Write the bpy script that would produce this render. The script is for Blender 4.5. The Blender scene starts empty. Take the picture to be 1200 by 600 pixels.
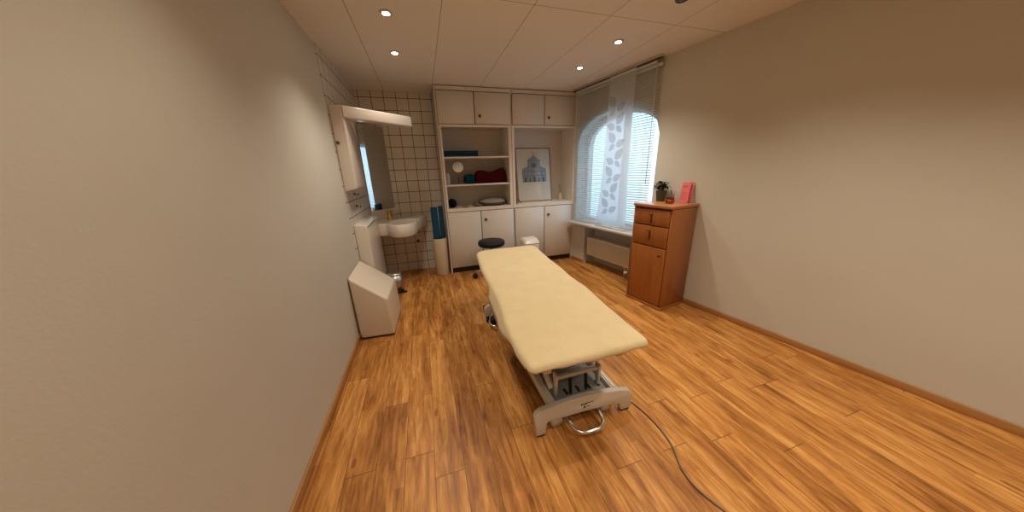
import bpy, bmesh, math, random
from math import sin, cos, pi, radians as R
from mathutils import Vector as V, Matrix as MX
S = bpy.context.scene
COL = S.collection
random.seed(7)

# ---------------------------------------------------------------- camera
F = 324.7972
PI_, YA, RO = 0.2968, 0.2931, -0.0332
f = V((sin(YA)*cos(PI_), cos(YA)*cos(PI_), -sin(PI_)))
r0 = V((cos(YA), -sin(YA), 0)); u0 = r0.cross(f)
r = r0*cos(RO)+u0*sin(RO); u = -r0*sin(RO)+u0*cos(RO)
cam = bpy.data.objects.new('camera', bpy.data.cameras.new('camera'))
COL.objects.link(cam); S.camera = cam
cam.data.sensor_fit = 'HORIZONTAL'; cam.data.sensor_width = 36
cam.data.lens = 36*F/1200; cam.data.clip_start = 0.02
m = MX((r, u, -f)).transposed().to_4x4(); m.translation = V((-0.2565, -3.9944, 1.4396))
cam.matrix_world = m

# ---------------------------------------------------------------- world, exposure
S.view_settings.view_transform = 'Standard'
S.view_settings.look = 'None'
S.view_settings.gamma = 1
S.view_settings.use_curve_mapping = False
S.view_settings.exposure = 0.46
w = bpy.data.worlds.new('sky'); S.world = w; w.use_nodes = True
bg = w.node_tree.nodes['Background']
bg.inputs[0].default_value = (0.40, 0.70, 1.0, 1); bg.inputs[1].default_value = 2.1

LAMP_COL = (1.0, 0.885, 0.72)
LAMP_W = 41.0

# ---------------------------------------------------------------- constants of the room
H = 2.5; XL = -0.979; YB = 0.419; YF = -6.2
RX, RA = 1.9953, 0.1714
T = V((sin(RA), -cos(RA), 0)); N = V((-cos(RA), -sin(RA), 0)); R0 = V((RX, 0, 0))
RM = MX(((T.x, N.x, 0, R0.x), (T.y, N.y, 0, R0.y), (0, 0, 1, 0), (0, 0, 0, 1)))   # (s, off, z) along right wall
def rw(s, o, z): return RM @ V((s, o, z))
I = MX.Identity(4)

# ---------------------------------------------------------------- materials
def mat(name, col, rough=0.5, metal=0.0, bump=0.0, bscale=200, var=0.0, vscale=8, coat=0.0, spec=0.5, trans=0.0, sheen=0.0):
    m = bpy.data.materials.new(name); m.use_nodes = True
    nt = m.node_tree; b = nt.nodes['Principled BSDF']
    b.inputs['Base Color'].default_value = (*col, 1); b.inputs['Roughness'].default_value = rough
    b.inputs['Metallic'].default_value = metal; b.inputs['Coat Weight'].default_value = coat
    b.inputs['Specular IOR Level'].default_value = spec
    b.inputs['Transmission Weight'].default_value = trans
    b.inputs['Sheen Weight'].default_value = sheen
    if var or bump:
        g = nt.nodes.new('ShaderNodeNewGeometry')
    if var:
        n = nt.nodes.new('ShaderNodeTexNoise'); n.inputs['Scale'].default_value = vscale; n.inputs['Detail'].default_value = 5
        nt.links.new(g.outputs['Position'], n.inputs['Vector'])
        mx = nt.nodes.new('ShaderNodeMix'); mx.data_type = 'RGBA'
        mx.inputs[6].default_value = (*[c*(1-var) for c in col], 1); mx.inputs[7].default_value = (*[min(1, c*(1+var)) for c in col], 1)
        nt.links.new(n.outputs[0], mx.inputs[0]); nt.links.new(mx.outputs[2], b.inputs['Base Color'])
    if bump:
        n = nt.nodes.new('ShaderNodeTexNoise'); n.inputs['Scale'].default_value = bscale; n.inputs['Detail'].default_value = 4
        nt.links.new(g.outputs['Position'], n.inputs['Vector'])
        bp = nt.nodes.new('ShaderNodeBump'); bp.inputs['Strength'].default_value = bump; bp.inputs['Distance'].default_value = 0.004
        nt.links.new(n.outputs[0], bp.inputs['Height']); nt.links.new(bp.outputs[0], b.inputs['Normal'])
    return m

class G:
    """tiny node helper"""
    def __init__(s, name):
        s.m = bpy.data.materials.new(name); s.m.use_nodes = True; s.nt = s.m.node_tree
        s.b = s.nt.nodes['Principled BSDF']
        s.geo = s.nt.nodes.new('ShaderNodeNewGeometry')
        sp = s.nt.nodes.new('ShaderNodeSeparateXYZ'); s.nt.links.new(s.geo.outputs['Position'], sp.inputs[0])
        s.x, s.y, s.z = sp.outputs
    def _in(s, sock, v):
        if hasattr(v, 'links') or isinstance(v, bpy.types.NodeSocket): s.nt.links.new(v, sock)
        else: sock.default_value = v
    def M(s, op, a, b=0.0, c=0.0):
        n = s.nt.nodes.new('ShaderNodeMath'); n.operation = op
        s._in(n.inputs[0], a); s._in(n.inputs[1], b); s._in(n.inputs[2], c); return n.outputs[0]
    def comb(s, x, y, z):
        n = s.nt.nodes.new('ShaderNodeCombineXYZ'); [s._in(n.inputs[i], v) for i, v in enumerate((x, y, z))]; return n.outputs[0]
    def noise(s, vec, scale=1, detail=4, rough=0.5, dist=0.0):
        n = s.nt.nodes.new('ShaderNodeTexNoise'); s._in(n.inputs['Vector'], vec)
        n.inputs['Scale'].default_value = scale; n.inputs['Detail'].default_value = detail
        n.inputs['Roughness'].default_value = rough; n.inputs['Distortion'].default_value = dist; return n.outputs[0]
    def white(s, v):
        n = s.nt.nodes.new('ShaderNodeTexWhiteNoise'); n.noise_dimensions = '3D'; s._in(n.inputs['Vector'], v); return n.outputs[0]
    def mix(s, fac, a, b, blend='MIX'):
        n = s.nt.nodes.new('ShaderNodeMix'); n.data_type = 'RGBA'; n.blend_type = blend
        s._in(n.inputs[0], fac)
        for i, v in ((6, a), (7, b)):
            if isinstance(v, tuple): n.inputs[i].default_value = (*v, 1)
            else: s.nt.links.new(v, n.inputs[i])
        return n.outputs[2]
    def ramp(s, fac, stops):
        n = s.nt.nodes.new('ShaderNodeValToRGB'); s._in(n.inputs[0], fac)
        e = n.color_ramp.elements
        while len(e) < len(stops): e.new(0.5)
        for el, (p, c) in zip(e, stops): el.position = p; el.color = (*c, 1)
        return n.outputs[0]
    def line(s, coord, period, phase, width):
        """1 on thin lines every period"""
        fr = s.M('FRACT', s.M('DIVIDE', s.M('SUBTRACT', coord, phase), period))
        d = s.M('MULTIPLY', s.M('MINIMUM', fr, s.M('SUBTRACT', 1.0, fr)), period)
        return s.M('LESS_THAN', d, width/2)
    def bump(s, h, strength, dist=0.003):
        n = s.nt.nodes.new('ShaderNodeBump'); s._in(n.inputs['Height'], h)
        n.inputs['Strength'].default_value = strength; n.inputs['Distance'].default_value = dist
        s.nt.links.new(n.outputs[0], s.b.inputs['Normal'])
    def out(s, col, rough=0.5):
        s.nt.links.new(col, s.b.inputs['Base Color']) if not isinstance(col, tuple) else None
        s._in(s.b.inputs['Roughness'], rough); return s.m

def floor_mat():
    g = G('orange_wood_laminate'); W = 0.145; L = 1.22
    bx = g.M('DIVIDE', g.M('ADD', g.x, 0.656), W); bi = g.M('FLOOR', bx)
    off = g.white(g.comb(bi, 3.1, 0.7))
    vy = g.M('ADD', g.M('DIVIDE', g.y, L), off); vi = g.M('FLOOR', vy)
    tone = g.white(g.comb(bi, vi, 5.0))
    # strips inside a board
    sx = g.M('FLOOR', g.M('MULTIPLY', bx, 3.0))
    so = g.white(g.comb(sx, 9.0, vi)); sv = g.M('FLOOR', g.M('ADD', g.M('DIVIDE', g.y, 0.42), so))
    stone = g.white(g.comb(sx, sv, 2.0))
    sh = g.M('MULTIPLY', tone, 7.0)
    grain = g.noise(g.comb(g.M('ADD', g.M('MULTIPLY', g.x, 40.0), sh), g.M('ADD', g.M('MULTIPLY', g.y, 4.2), sh), sh), 1.0, 7, 0.66, 0.9)
    broad = g.noise(g.comb(g.M('ADD', g.M('MULTIPLY', g.x, 11.0), sh), g.M('MULTIPLY', g.y, 1.6), sh), 1.0, 4, 0.55, 1.2)
    t = g.M('ADD', g.M('MULTIPLY', grain, 0.55), g.M('MULTIPLY', broad, 0.45))
    t = g.M('ADD', t, g.M('MULTIPLY', g.M('SUBTRACT', tone, 0.5), 0.07))
    t = g.M('ADD', t, g.M('MULTIPLY', g.M('SUBTRACT', stone, 0.5), 0.07))
    c = g.ramp(t, [(0.32, (0.175, 0.056, 0.010)), (0.44, (0.36, 0.142, 0.030)), (0.51, (0.47, 0.200, 0.046)), (0.63, (0.66, 0.33, 0.095))])
    # knots
    kn = g.nt.nodes.new('ShaderNodeTexVoronoi'); kn.inputs['Scale'].default_value = 1.0
    g._in(kn.inputs['Vector'], g.comb(g.M('MULTIPLY', g.x, 6.0), g.M('MULTIPLY', g.y, 2.6), 0.0))
    kk = g.M('LESS_THAN', g.M('ADD', kn.outputs['Distance'], g.M('MULTIPLY', grain, 0.10)), 0.125)
    c = g.mix(g.M('MULTIPLY', kk, 0.55), c, (0.16, 0.045, 0.012))
    seam = g.M('MAXIMUM', g.line(g.x, W, -0.656, 0.0030), g.M('LESS_THAN', g.M('MULTIPLY', g.M('MINIMUM', g.M('FRACT', vy), g.M('SUBTRACT', 1.0, g.M('FRACT', vy))), L), 0.0020))
    c = g.mix(g.M('MULTIPLY', seam, 0.75), c, (0.10, 0.032, 0.010))
    g.bump(g.M('SUBTRACT', grain, seam), 0.12, 0.002)
    rg = g.M('ADD', 0.30, g.M('MULTIPLY', grain, 0.22))
    g.b.inputs['Specular IOR Level'].default_value = 0.35
    return g.out(c, rg)

def tile_mat(axis):
    g = G('white_tile_'+axis); P = 0.1525
    co, ph = (g.x, -0.166) if axis == 'x' else (g.y, 0.38)
    l = g.M('MAXIMUM', g.line(co, P, ph, 0.0075), g.line(g.z, P, 2.42, 0.0075))
    n = g.noise(g.comb(g.x, g.y, g.z), 5.0, 3)
    base = g.mix(n, (0.66, 0.62, 0.54), (0.73, 0.69, 0.61))
    c = g.mix(l, base, (0.105, 0.050, 0.025))
    g.bump(g.M('SUBTRACT', 1.0, l), 0.5, 0.002)
    return g.out(c, g.M('ADD', 0.22, g.M('MULTIPLY', l, 0.6)))

def ceil_mat():
    g = G('ceiling_panels')
    l = g.M('MAXIMUM', g.line(g.x, 0.6, -0.004, 0.006), g.line(g.y, 1.9, -1.885, 0.006))
    n = g.noise(g.comb(g.x, g.y, 0.0), 1.3, 3)
    base = g.mix(n, (0.76, 0.72, 0.66), (0.80, 0.76, 0.70))
    c = g.mix(g.M('MULTIPLY', l, 0.7), base, (0.22, 0.15, 0.09))
    return g.out(c, 0.75)

def plaster_mat():
    g = G('cream_plaster')
    n = g.noise(g.comb(g.x, g.y, g.z), 2.0, 6, 0.6); n2 = g.noise(g.comb(g.x, g.y, g.z), 90.0, 4)
    c = g.mix(n, (0.57, 0.545, 0.475), (0.62, 0.595, 0.525))
    g.bump(n2, 0.25, 0.003); return g.out(c, 0.8)

def wood_mat(name, a, b, vertical=True, rough=0.35):
    g = G(name)
    k = (22.0, 22.0, 1.6) if vertical else (3.0, 3.0, 26.0)
    n = g.noise(g.comb(g.M('MULTIPLY', g.x, k[0]), g.M('MULTIPLY', g.y, k[1]), g.M('MULTIPLY', g.z, k[2])), 1.0, 6, 0.6, 0.6)
    c = g.ramp(n, [(0.3, a), (0.7, b)]); return g.out(c, rough)

def sheer_mat(name, col, tr, transl):
    m = bpy.data.materials.new(name); m.use_nodes = True; nt = m.node_tree; nt.nodes.clear()
    o = nt.nodes.new('ShaderNodeOutputMaterial'); d = nt.nodes.new('ShaderNodeBsdfDiffuse'); t = nt.nodes.new('ShaderNodeBsdfTranslucent')
    x = nt.nodes.new('ShaderNodeBsdfTransparent'); a = nt.nodes.new('ShaderNodeMixShader'); b = nt.nodes.new('ShaderNodeMixShader')
    tc = nt.nodes.new('ShaderNodeNewGeometry'); n = nt.nodes.new('ShaderNodeTexNoise'); n.inputs['Scale'].default_value = 160
    nt.links.new(tc.outputs['Position'], n.inputs['Vector'])
    mx = nt.nodes.new('ShaderNodeMix'); mx.data_type = 'RGBA'; mx.inputs[6].default_value = (*[c*0.92 for c in col], 1); mx.inputs[7].default_value = (*col, 1)
    nt.links.new(n.outputs[0], mx.inputs[0]); nt.links.new(mx.outputs[2], d.inputs[0]); nt.links.new(mx.outputs[2], t.inputs[0])
    a.inputs[0].default_value = transl; nt.links.new(d.outputs[0], a.inputs[1]); nt.links.new(t.outputs[0], a.inputs[2])
    b.inputs[0].default_value = tr; nt.links.new(a.outputs[0], b.inputs[1]); nt.links.new(x.outputs[0], b.inputs[2]); nt.links.new(b.outputs[0], o.inputs[0])
    return m

def glass_mat(name, tint=(1, 1, 1)):
    m = bpy.data.materials.new(name); m.use_nodes = True; nt = m.node_tree; nt.nodes.clear()
    o = nt.nodes.new('ShaderNodeOutputMaterial'); g = nt.nodes.new('ShaderNodeBsdfGlossy'); g.inputs['Roughness'].default_value = 0.02
    x = nt.nodes.new('ShaderNodeBsdfTransparent'); x.inputs[0].default_value = (*tint, 1); b = nt.nodes.new('ShaderNodeMixShader'); b.inputs[0].default_value = 0.08
    nt.links.new(x.outputs[0], b.inputs[1]); nt.links.new(g.outputs[0], b.inputs[2]); nt.links.new(b.outputs[0], o.inputs[0]); return m

def emit_mat(name, col, st):
    m = bpy.data.materials.new(name); m.use_nodes = True; nt = m.node_tree; nt.nodes.clear()
    o = nt.nodes.new('ShaderNodeOutputMaterial'); e = nt.nodes.new('ShaderNodeEmission'); e.inputs[0].default_value = (*col, 1); e.inputs[1].default_value = st
    nt.links.new(e.outputs[0], o.inputs[0]); return m

K = dict(
    floor=floor_mat(), tilex=tile_mat('x'), tiley=tile_mat('y'), ceil=ceil_mat(), plaster=plaster_mat(),
    skirt=wood_mat('skirting_wood', (0.36, 0.17, 0.055), (0.46, 0.23, 0.08), False),
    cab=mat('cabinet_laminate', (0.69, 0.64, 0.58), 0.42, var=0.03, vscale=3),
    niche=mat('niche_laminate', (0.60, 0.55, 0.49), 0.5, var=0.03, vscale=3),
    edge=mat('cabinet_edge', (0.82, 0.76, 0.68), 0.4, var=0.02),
    gap=mat('dark_reveal', (0.07, 0.035, 0.02), 0.8, var=0.1),
    black=mat('black_plinth', (0.012, 0.013, 0.016), 0.5, var=0.1),
    plast=mat('white_plastic', (0.74, 0.67, 0.60), 0.22, var=0.02, vscale=4, coat=0.2),
    cer=mat('white_ceramic', (0.76, 0.70, 0.62), 0.12, var=0.02, vscale=4, coat=0.5),
    chrome=mat('chrome', (0.78, 0.77, 0.75), 0.16, 1.0, var=0.03),
    steel=mat('brushed_steel', (0.55, 0.53, 0.50), 0.35, 1.0, var=0.06, vscale=30),
    bronze=mat('bronze_knob', (0.12, 0.08, 0.05), 0.35, 0.8, var=0.1),
    brass=mat('brass', (0.62, 0.40, 0.10), 0.25, 0.9, var=0.08),
    mirror=mat('mirror_silver', (0.86, 0.86, 0.84), 0.02, 1.0, var=0.005),
    sheet=mat('cream_terry', (0.67, 0.535, 0.305), 0.95, bump=0.8, bscale=170, var=0.09, vscale=9, sheen=0.2),
    frame=mat('grey_powder_coat', (0.56, 0.51, 0.42), 0.35, 0.1, var=0.04, vscale=12),
    plate=mat('dark_steel_plate', (0.24, 0.24, 0.235), 0.35, 0.3, var=0.08, vscale=10),
    rubber=mat('black_rubber', (0.012, 0.012, 0.012), 0.6, spec=0.25, var=0.1),
    leather=mat('black_leatherette', (0.008, 0.009, 0.011), 0.5, spec=0.25, bump=0.2, bscale=150, var=0.2),
    box=mat('white_leatherette', (0.74, 0.64, 0.53), 0.40, bump=0.1, bscale=120, var=0.02),
    blue=mat('blue_foam', (0.012, 0.062, 0.115), 0.9, spec=0.15, bump=0.3, bscale=120, var=0.15),
    navy=mat('navy_fabric', (0.004, 0.006, 0.014), 0.85, spec=0.1, bump=0.3, var=0.2),
    teal=mat('teal_fabric', (0.004, 0.045, 0.065), 0.85, spec=0.1, bump=0.3, var=0.2),
    red=mat('dark_red_fabric', (0.065, 0.003, 0.007), 0.9, spec=0.1, bump=0.4, bscale=90, var=0.25, vscale=20),
    tan=mat('tan_plastic', (0.62, 0.50, 0.36), 0.35, var=0.03),
    greyfab=mat('grey_beige_fabric', (0.33, 0.30, 0.26), 0.9, bump=0.4, bscale=120, var=0.1),
    darkfab=mat('dark_brown_binding', (0.07, 0.05, 0.04), 0.9, bump=0.3, var=0.1),
    bits=mat('speckled_cloth', (0.13, 0.10, 0.08), 0.8, var=0.95, vscale=60),
    twig=mat('twig_wood', (0.30, 0.16, 0.08), 0.7, var=0.3, vscale=40),
    bottle=mat('pale_bottle', (0.66, 0.52, 0.38), 0.2, var=0.03),
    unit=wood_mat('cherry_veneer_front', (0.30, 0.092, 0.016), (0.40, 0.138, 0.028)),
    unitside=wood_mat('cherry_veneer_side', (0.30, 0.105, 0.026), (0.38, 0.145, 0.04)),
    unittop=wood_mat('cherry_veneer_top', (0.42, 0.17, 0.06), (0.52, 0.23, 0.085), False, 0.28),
    unitedge=mat('dark_wood_edge', (0.14, 0.035, 0.012), 0.4, var=0.1),
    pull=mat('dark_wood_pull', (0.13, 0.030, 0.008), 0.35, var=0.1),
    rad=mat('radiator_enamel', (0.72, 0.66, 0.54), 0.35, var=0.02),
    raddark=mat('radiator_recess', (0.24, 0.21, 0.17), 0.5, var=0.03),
    sill=mat('window_sill_stone', (0.62, 0.60, 0.57), 0.3, var=0.06, vscale=14),
    wframe=mat('window_frame_white', (0.72, 0.72, 0.70), 0.35, var=0.02),
    slat=sheer_mat('blind_slat', (0.74, 0.74, 0.72), 0.0, 0.30),
    sheer=sheer_mat('sheer_voile', (0.86, 0.86, 0.86), 0.80, 0.5),
    panel=sheer_mat('printed_voile', (0.90, 0.90, 0.90), 0.24, 0.60),
    leafp=sheer_mat('grey_leaf_print', (0.66, 0.63, 0.67), 0.34, 0.6),
    rail=mat('curtain_rail', (0.55, 0.50, 0.44), 0.4, 0.2, var=0.03),
    raild=mat('rail_groove', (0.05, 0.04, 0.035), 0.6, var=0.05),
    glass=glass_mat('window_glass'), amber=glass_mat('amber_glass', (0.85, 0.55, 0.36)),
    clear=glass_mat('clear_acrylic', (0.97, 0.97, 0.97)),
    wax=mat('candle_wax', (0.80, 0.68, 0.50), 0.5, var=0.03),
    pot=mat('grey_green_pot', (0.075, 0.075, 0.055), 0.55, var=0.15, vscale=30),
    leaf=mat('dark_green_leaf', (0.022, 0.030, 0.016), 0.5, var=0.4, vscale=60),
    soil=mat('soil', (0.03, 0.02, 0.012), 0.95, var=0.3, vscale=80),
    pink=mat('pink_paper', (0.78, 0.17, 0.17), 0.6, var=0.04), pinkd=mat('red_print', (0.42, 0.05, 0.06), 0.6, var=0.05),
    framew=wood_mat('beech_frame', (0.30, 0.15, 0.08), (0.38, 0.20, 0.11)),
    paper=mat('cream_print_paper', (0.80, 0.77, 0.67), 0.6, var=0.02), mount=mat('picture_mount', (0.82, 0.79, 0.70), 0.6, var=0.01),
    ink=mat('blue_grey_ink', (0.09, 0.12, 0.17), 0.7, var=0.15, vscale=120), inkl=mat('light_blue_ink', (0.30, 0.36, 0.42), 0.7, var=0.2, vscale=150), inkd=mat('dark_ink', (0.035, 0.045, 0.065), 0.7, var=0.1),
    spot=emit_mat('lit_halogen_bulb', (1.0, 0.86, 0.62), 40.0), ring=mat('spotlight_ring', (0.62, 0.57, 0.50), 0.35, 0.3, var=0.03),
    unlit=mat('unlit_bulb', (0.05, 0.045, 0.04), 0.2, var=0.1),
    cable=mat('grey_cable', (0.18, 0.13, 0.09), 0.5, var=0.1), text=mat('black_lettering', (0.02, 0.02, 0.02), 0.5, var=0.05),
    bagpl=mat('white_bag', (0.72, 0.70, 0.67), 0.35, var=0.02),
    vanity=mat('vanity_painted_reflection', (0.85, 0.84, 0.80), 0.35, 0.0, var=0.03),  # pale matte colour stands in for the bright reflection in the glass
)

# ---------------------------------------------------------------- mesh builder
class MB:
    def __init__(s, M=I): s.bm = bmesh.new(); s.M = M
    def _add(s, vs, fs, M=None, smooth=False):
        A = s.M @ M if M is not None else s.M
        bv = [s.bm.verts.new(A @ V(v)) for v in vs]
        for fc in fs:
            try:
                q = s.bm.faces.new([bv[i] for i in fc]); q.smooth = smooth
            except ValueError: pass
        return bv
    def box(s, x0, x1, y0, y1, z0, z1, bev=0.0, seg=2, M=None):
        t = bmesh.new()
        c = [(x, y, z) for x in (x0, x1) for y in (y0, y1) for z in (z0, z1)]
        v = [t.verts.new(p) for p in c]
        for q in ((0, 1, 3, 2), (4, 6, 7, 5), (0, 4, 5, 1), (2, 3, 7, 6), (0, 2, 6, 4), (1, 5, 7, 3)): t.faces.new([v[i] for i in q])
        s._merge(t, bev, seg, M); return s
    def prism(s, pts, z0, z1, bev=0.0, seg=2, M=None, axis='z'):
        t = bmesh.new(); n = len(pts)
        def P(p, z):
            return {'z': (p[0], p[1], z), 'y': (p[0], z, p[1]), 'x': (z, p[0], p[1])}[axis]
        a = [t.verts.new(P(p, z0)) for p in pts]; b = [t.verts.new(P(p, z1)) for p in pts]
        t.faces.new(a[::-1]); t.faces.new(b)
        for i in range(n): t.faces.new((a[i], a[(i+1) % n], b[(i+1) % n], b[i]))
        s._merge(t, bev, seg, M); return s
    def hull8(s, vs, bev=0.0, seg=2, M=None):
        """box given by 8 points: bottom loop of 4 then top loop of 4"""
        t = bmesh.new(); v = [t.verts.new(p) for p in vs]
        t.faces.new(v[3::-1]); t.faces.new(v[4:])
        for i in range(4): t.faces.new((v[i], v[(i+1) % 4], v[4+(i+1) % 4], v[4+i]))
        s._merge(t, bev, seg, M); return s
    def _merge(s, t, bev, seg, M):
        bmesh.ops.recalc_face_normals(t, faces=t.faces)
        if bev:
            bmesh.ops.bevel(t, geom=list(t.edges), offset=bev, segments=seg, profile=0.5, affect='EDGES', clamp_overlap=True)
        A = s.M @ M if M is not None else s.M
        mp = {v: s.bm.verts.new(A @ v.co) for v in t.verts}
        for fc in t.faces:
            try: s.bm.faces.new([mp[v] for v in fc.verts]).smooth = bool(bev)
            except ValueError: pass
        t.free()
    def lathe(s, prof, c=(0, 0, 0), n=32, M=None, sx=1, sy=1, smooth=True):
        vs = []; fs = []; k = len(prof)
        for i in range(n):
            a = 2*pi*i/n
            for (rr, z) in prof: vs.append((c[0]+rr*sx*cos(a), c[1]+rr*sy*sin(a), c[2]+z))
        for i in range(n):
            j = (i+1) % n
            for q in range(k-1): fs.append((i*k+q, j*k+q, j*k+q+1, i*k+q+1))
        if prof[0][0] > 1e-6: fs.append([i*k for i in range(n)][::-1])
        if prof[-1][0] > 1e-6: fs.append([i*k+k-1 for i in range(n)])
        s._add(vs, fs, M, smooth); return s
    def cyl(s, p0, p1, r0, r1=None, n=20, smooth=True):
        r1 = r0 if r1 is None else r1
        p0, p1 = V(p0), V(p1); q = (p1-p0).to_track_quat('Z', 'Y').to_matrix().to_4x4(); q.translation = p0
        L = (p1-p0).length; s.lathe([(0, 0), (r0, 0), (r1, L), (0, L)], n=n, M=q, smooth=smooth); return s
    def tube(s, pts, rad, n=10, closed=False):
        pts = [V(p) for p in pts]; k = len(pts); vs = []; fs = []
        up = V((0, 0, 1))
        for i, p in enumerate(pts):
            a = pts[(i-1) % k] if (closed or i) else p; b = pts[(i+1) % k] if (closed or i < k-1) else p
            d = (b-a).normalized()
            x = d.cross(up)
            if x.length < 1e-3: x = d.cross(V((1, 0, 0)))
            x.normalize(); y = d.cross(x)
            for j in range(n):
                t = 2*pi*j/n; vs.append(p+(x*cos(t)+y*sin(t))*rad)
        for i in range(k if closed else k-1):
            for j in range(n):
                A, B = i*n, ((i+1) % k)*n; fs.append((A+j, A+(j+1) % n, B+(j+1) % n, B+j))
        if not closed: fs += [list(range(n))[::-1], list(range((k-1)*n, k*n))]
        s._add(vs, fs, None, True); return s
    def grid(s, fn, nu, nv, smooth=True):
        vs = [fn(i/nu, j/nv) for i in range(nu+1) for j in range(nv+1)]
        fs = [(i*(nv+1)+j, (i+1)*(nv+1)+j, (i+1)*(nv+1)+j+1, i*(nv+1)+j+1) for i in range(nu) for j in range(nv)]
        s._add(vs, fs, None, smooth); return s
    def blob(s, c, rx, ry, rz, fn=None, nu=28, nv=16, M=None):
        vs = [(c[0], c[1], c[2]-rz)]; 
        for j in range(1, nv):
            t = -pi/2+pi*j/nv
            for i in range(nu):
                a = 2*pi*i/nu; d = V((cos(t)*cos(a), cos(t)*sin(a), sin(t)))
                k = fn(d) if fn else 1.0
                vs.append((c[0]+d.x*rx*k, c[1]+d.y*ry*k, c[2]+d.z*rz*k))
        vs.append((c[0], c[1], c[2]+rz*(fn(V((0, 0, 1))) if fn else 1)))
        fs = [(0, 1+(i+1) % nu, 1+i) for i in range(nu)]
        for j in range(nv-2):
            for i in range(nu):
                a = 1+j*nu; b = a+nu; fs.append((a+i, a+(i+1) % nu, b+(i+1) % nu, b+i))
        l = len(vs)-1; a = 1+(nv-2)*nu
        fs += [(a+i, a+(i+1) % nu, l) for i in range(nu)]
        s._add(vs, fs, M, True); return s
    def build(s, name, m, parent=None, at=None, recalc=True):
        if recalc: bmesh.ops.recalc_face_normals(s.bm, faces=s.bm.faces)
        if parent is not None: off = wpos(parent)
        else:
            off = V(at) if at is not None else V((0, 0, 0))
        for v in s.bm.verts: v.co -= off
        me = bpy.data.meshes.new(name); s.bm.to_mesh(me); s.bm.free()
        o = bpy.data.objects.new(name, me); COL.objects.link(o)
        me.materials.append(K[m] if isinstance(m, str) else m)
        if parent is not None: o.parent = parent
        else: o.location = off
        return o
def wpos(o):
    p = V((0, 0, 0))
    while o is not None: p += o.location; o = o.parent
    return p
def tag(o, label, cat, group=None):
    o['label'] = label; o['category'] = cat
    if group: o['group'] = group
    return o
def thing(name, loc, label, cat, group=None):
    o = bpy.data.objects.new(name, None); COL.objects.link(o); o.location = V(loc); o.empty_display_size = 0.1
    return tag(o, label, cat, group)
def struct(o): o['kind'] = 'structure'; return o
def smooth_pts(pts, n=8, closed=False):
    P = [V(p) for p in pts]; out = []; k = len(P)
    for i in range(k if closed else k-1):
        g = lambda j: P[j % k] if closed else P[max(0, min(k-1, j))]
        a, b, c, d = g(i-1), g(i), g(i+1), g(i+2)
        for q in range(n):
            t = q/n
            out.append(0.5*((2*b)+(c-a)*t+(2*a-5*b+4*c-d)*t*t+(3*b-a-3*c+d)*t**3))
    if not closed: out.append(P[-1])
    return out

# ================================================================ ROOM SHELL
XR = 4.0
rend = rw(6.45, 0, 0)
b = MB(); b.box(XL-0.2, XR, YF-0.2, YB+0.2, -0.12, 0); struct(b.build('floor', 'floor'))
b = MB(); b.box(XL-0.2, XR, YF-0.2, YB+0.2, H, H+0.12); struct(b.build('ceiling', 'ceil'))
b = MB(); b.box(XL-0.2, XL, YF-0.2, YB+0.2, 0, H); wl = struct(b.build('wall_left', 'plaster'))
b = MB(); b.box(XL, RX+0.35, YB, YB+0.2, 0, H); wb = struct(b.build('wall_back', 'tilex'))
b = MB(); b.box(XL, XR, YF-0.2, YF, 0, H); struct(b.build('wall_front', 'plaster'))
b = MB(); b.box(XL, XL+0.009, -0.96, YB, 0, H); struct(b.build('trim_1', 'tiley'))   # tiled field round the basin
# right wall with arched opening
WS0, WS1, WZ0 = 0.08, 1.40, 0.66
def arch(s):
    u_ = (s-0.80)/(0.72 if s < 0.80 else 0.60)
    return 1.78+0.36*math.sqrt(max(0, 1-u_*u_))
b = MB(RM)
D0, D1 = 0.0, -0.30
def pr(poly): b.prism(poly, D1, D0, axis='y')
pr([(0, 0), (WS0, 0), (WS0, H), (0, H)]); pr([(WS1, 0), (6.5, 0), (6.5, H), (WS1, H)])
RS0, RS1 = 0.30, 1.36          # radiator recess
pr([(WS0, 0), (RS0, 0), (RS0, WZ0-0.03), (WS0, WZ0-0.03)]); pr([(RS1, 0), (WS1, 0), (WS1, WZ0-0.03), (RS1, WZ0-0.03)])
b.prism([(RS0, 0), (RS1, 0), (RS1, WZ0-0.03), (RS0, WZ0-0.03)], D1, -0.20, axis='y')
NA = 28
for i in range(NA):
    a, c = WS0+(WS1-WS0)*i/NA, WS0+(WS1-WS0)*(i+1)/NA
    pr([(a, arch(a)), (c, arch(c)), (c, H), (a, H)])
wr = struct(b.build('wall_right', 'plaster'))
# skirtings
b = MB(); b.box(XL, XL+0.014, YF, -0.97, 0, 0.055, 0.003); struct(b.build('baseboard_left', 'skirt'))
b = MB(RM); b.box(0.01, RS0, 0, 0.014, 0, 0.055, 0.003); b.box(RS1, 6.4, 0, 0.014, 0, 0.055, 0.003); struct(b.build('baseboard_right', 'skirt'))
# window
b = MB(RM)
def archpoly(inset, z0):
    p = [(WS0+inset, z0), (WS1-inset, z0)]
    for i in range(NA+1):
        s = WS1-inset-(WS1-WS0-2*inset)*i/NA; p.append((s, arch(WS0+(s-WS0-inset)*(WS1-WS0)/(WS1-WS0-2*inset))-inset))
    return p
o_, i_ = archpoly(0.002, WZ0), archpoly(0.055, WZ0+0.055)
n_ = len(o_)
for k in range(n_):
    q = [o_[k], o_[(k+1) % n_], i_[(k+1) % n_], i_[k]]
    b.prism(q, -0.22, -0.16, axis='y')
b.box(0.76, 0.82, -0.22, -0.165, WZ0+0.05, arch(0.79)-0.05)
win = struct(b.build('window_1', 'wframe'))
b = MB(RM); b.prism(i_, -0.195, -0.19, axis='y'); b.build('pane', 'glass', win)
b = MB(RM); b.box(WS0-0.04, WS1+0.08, -0.16, 0.14, WZ0-0.03, WZ0, 0.004); b.build('window_sill', 'sill', win)

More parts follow.
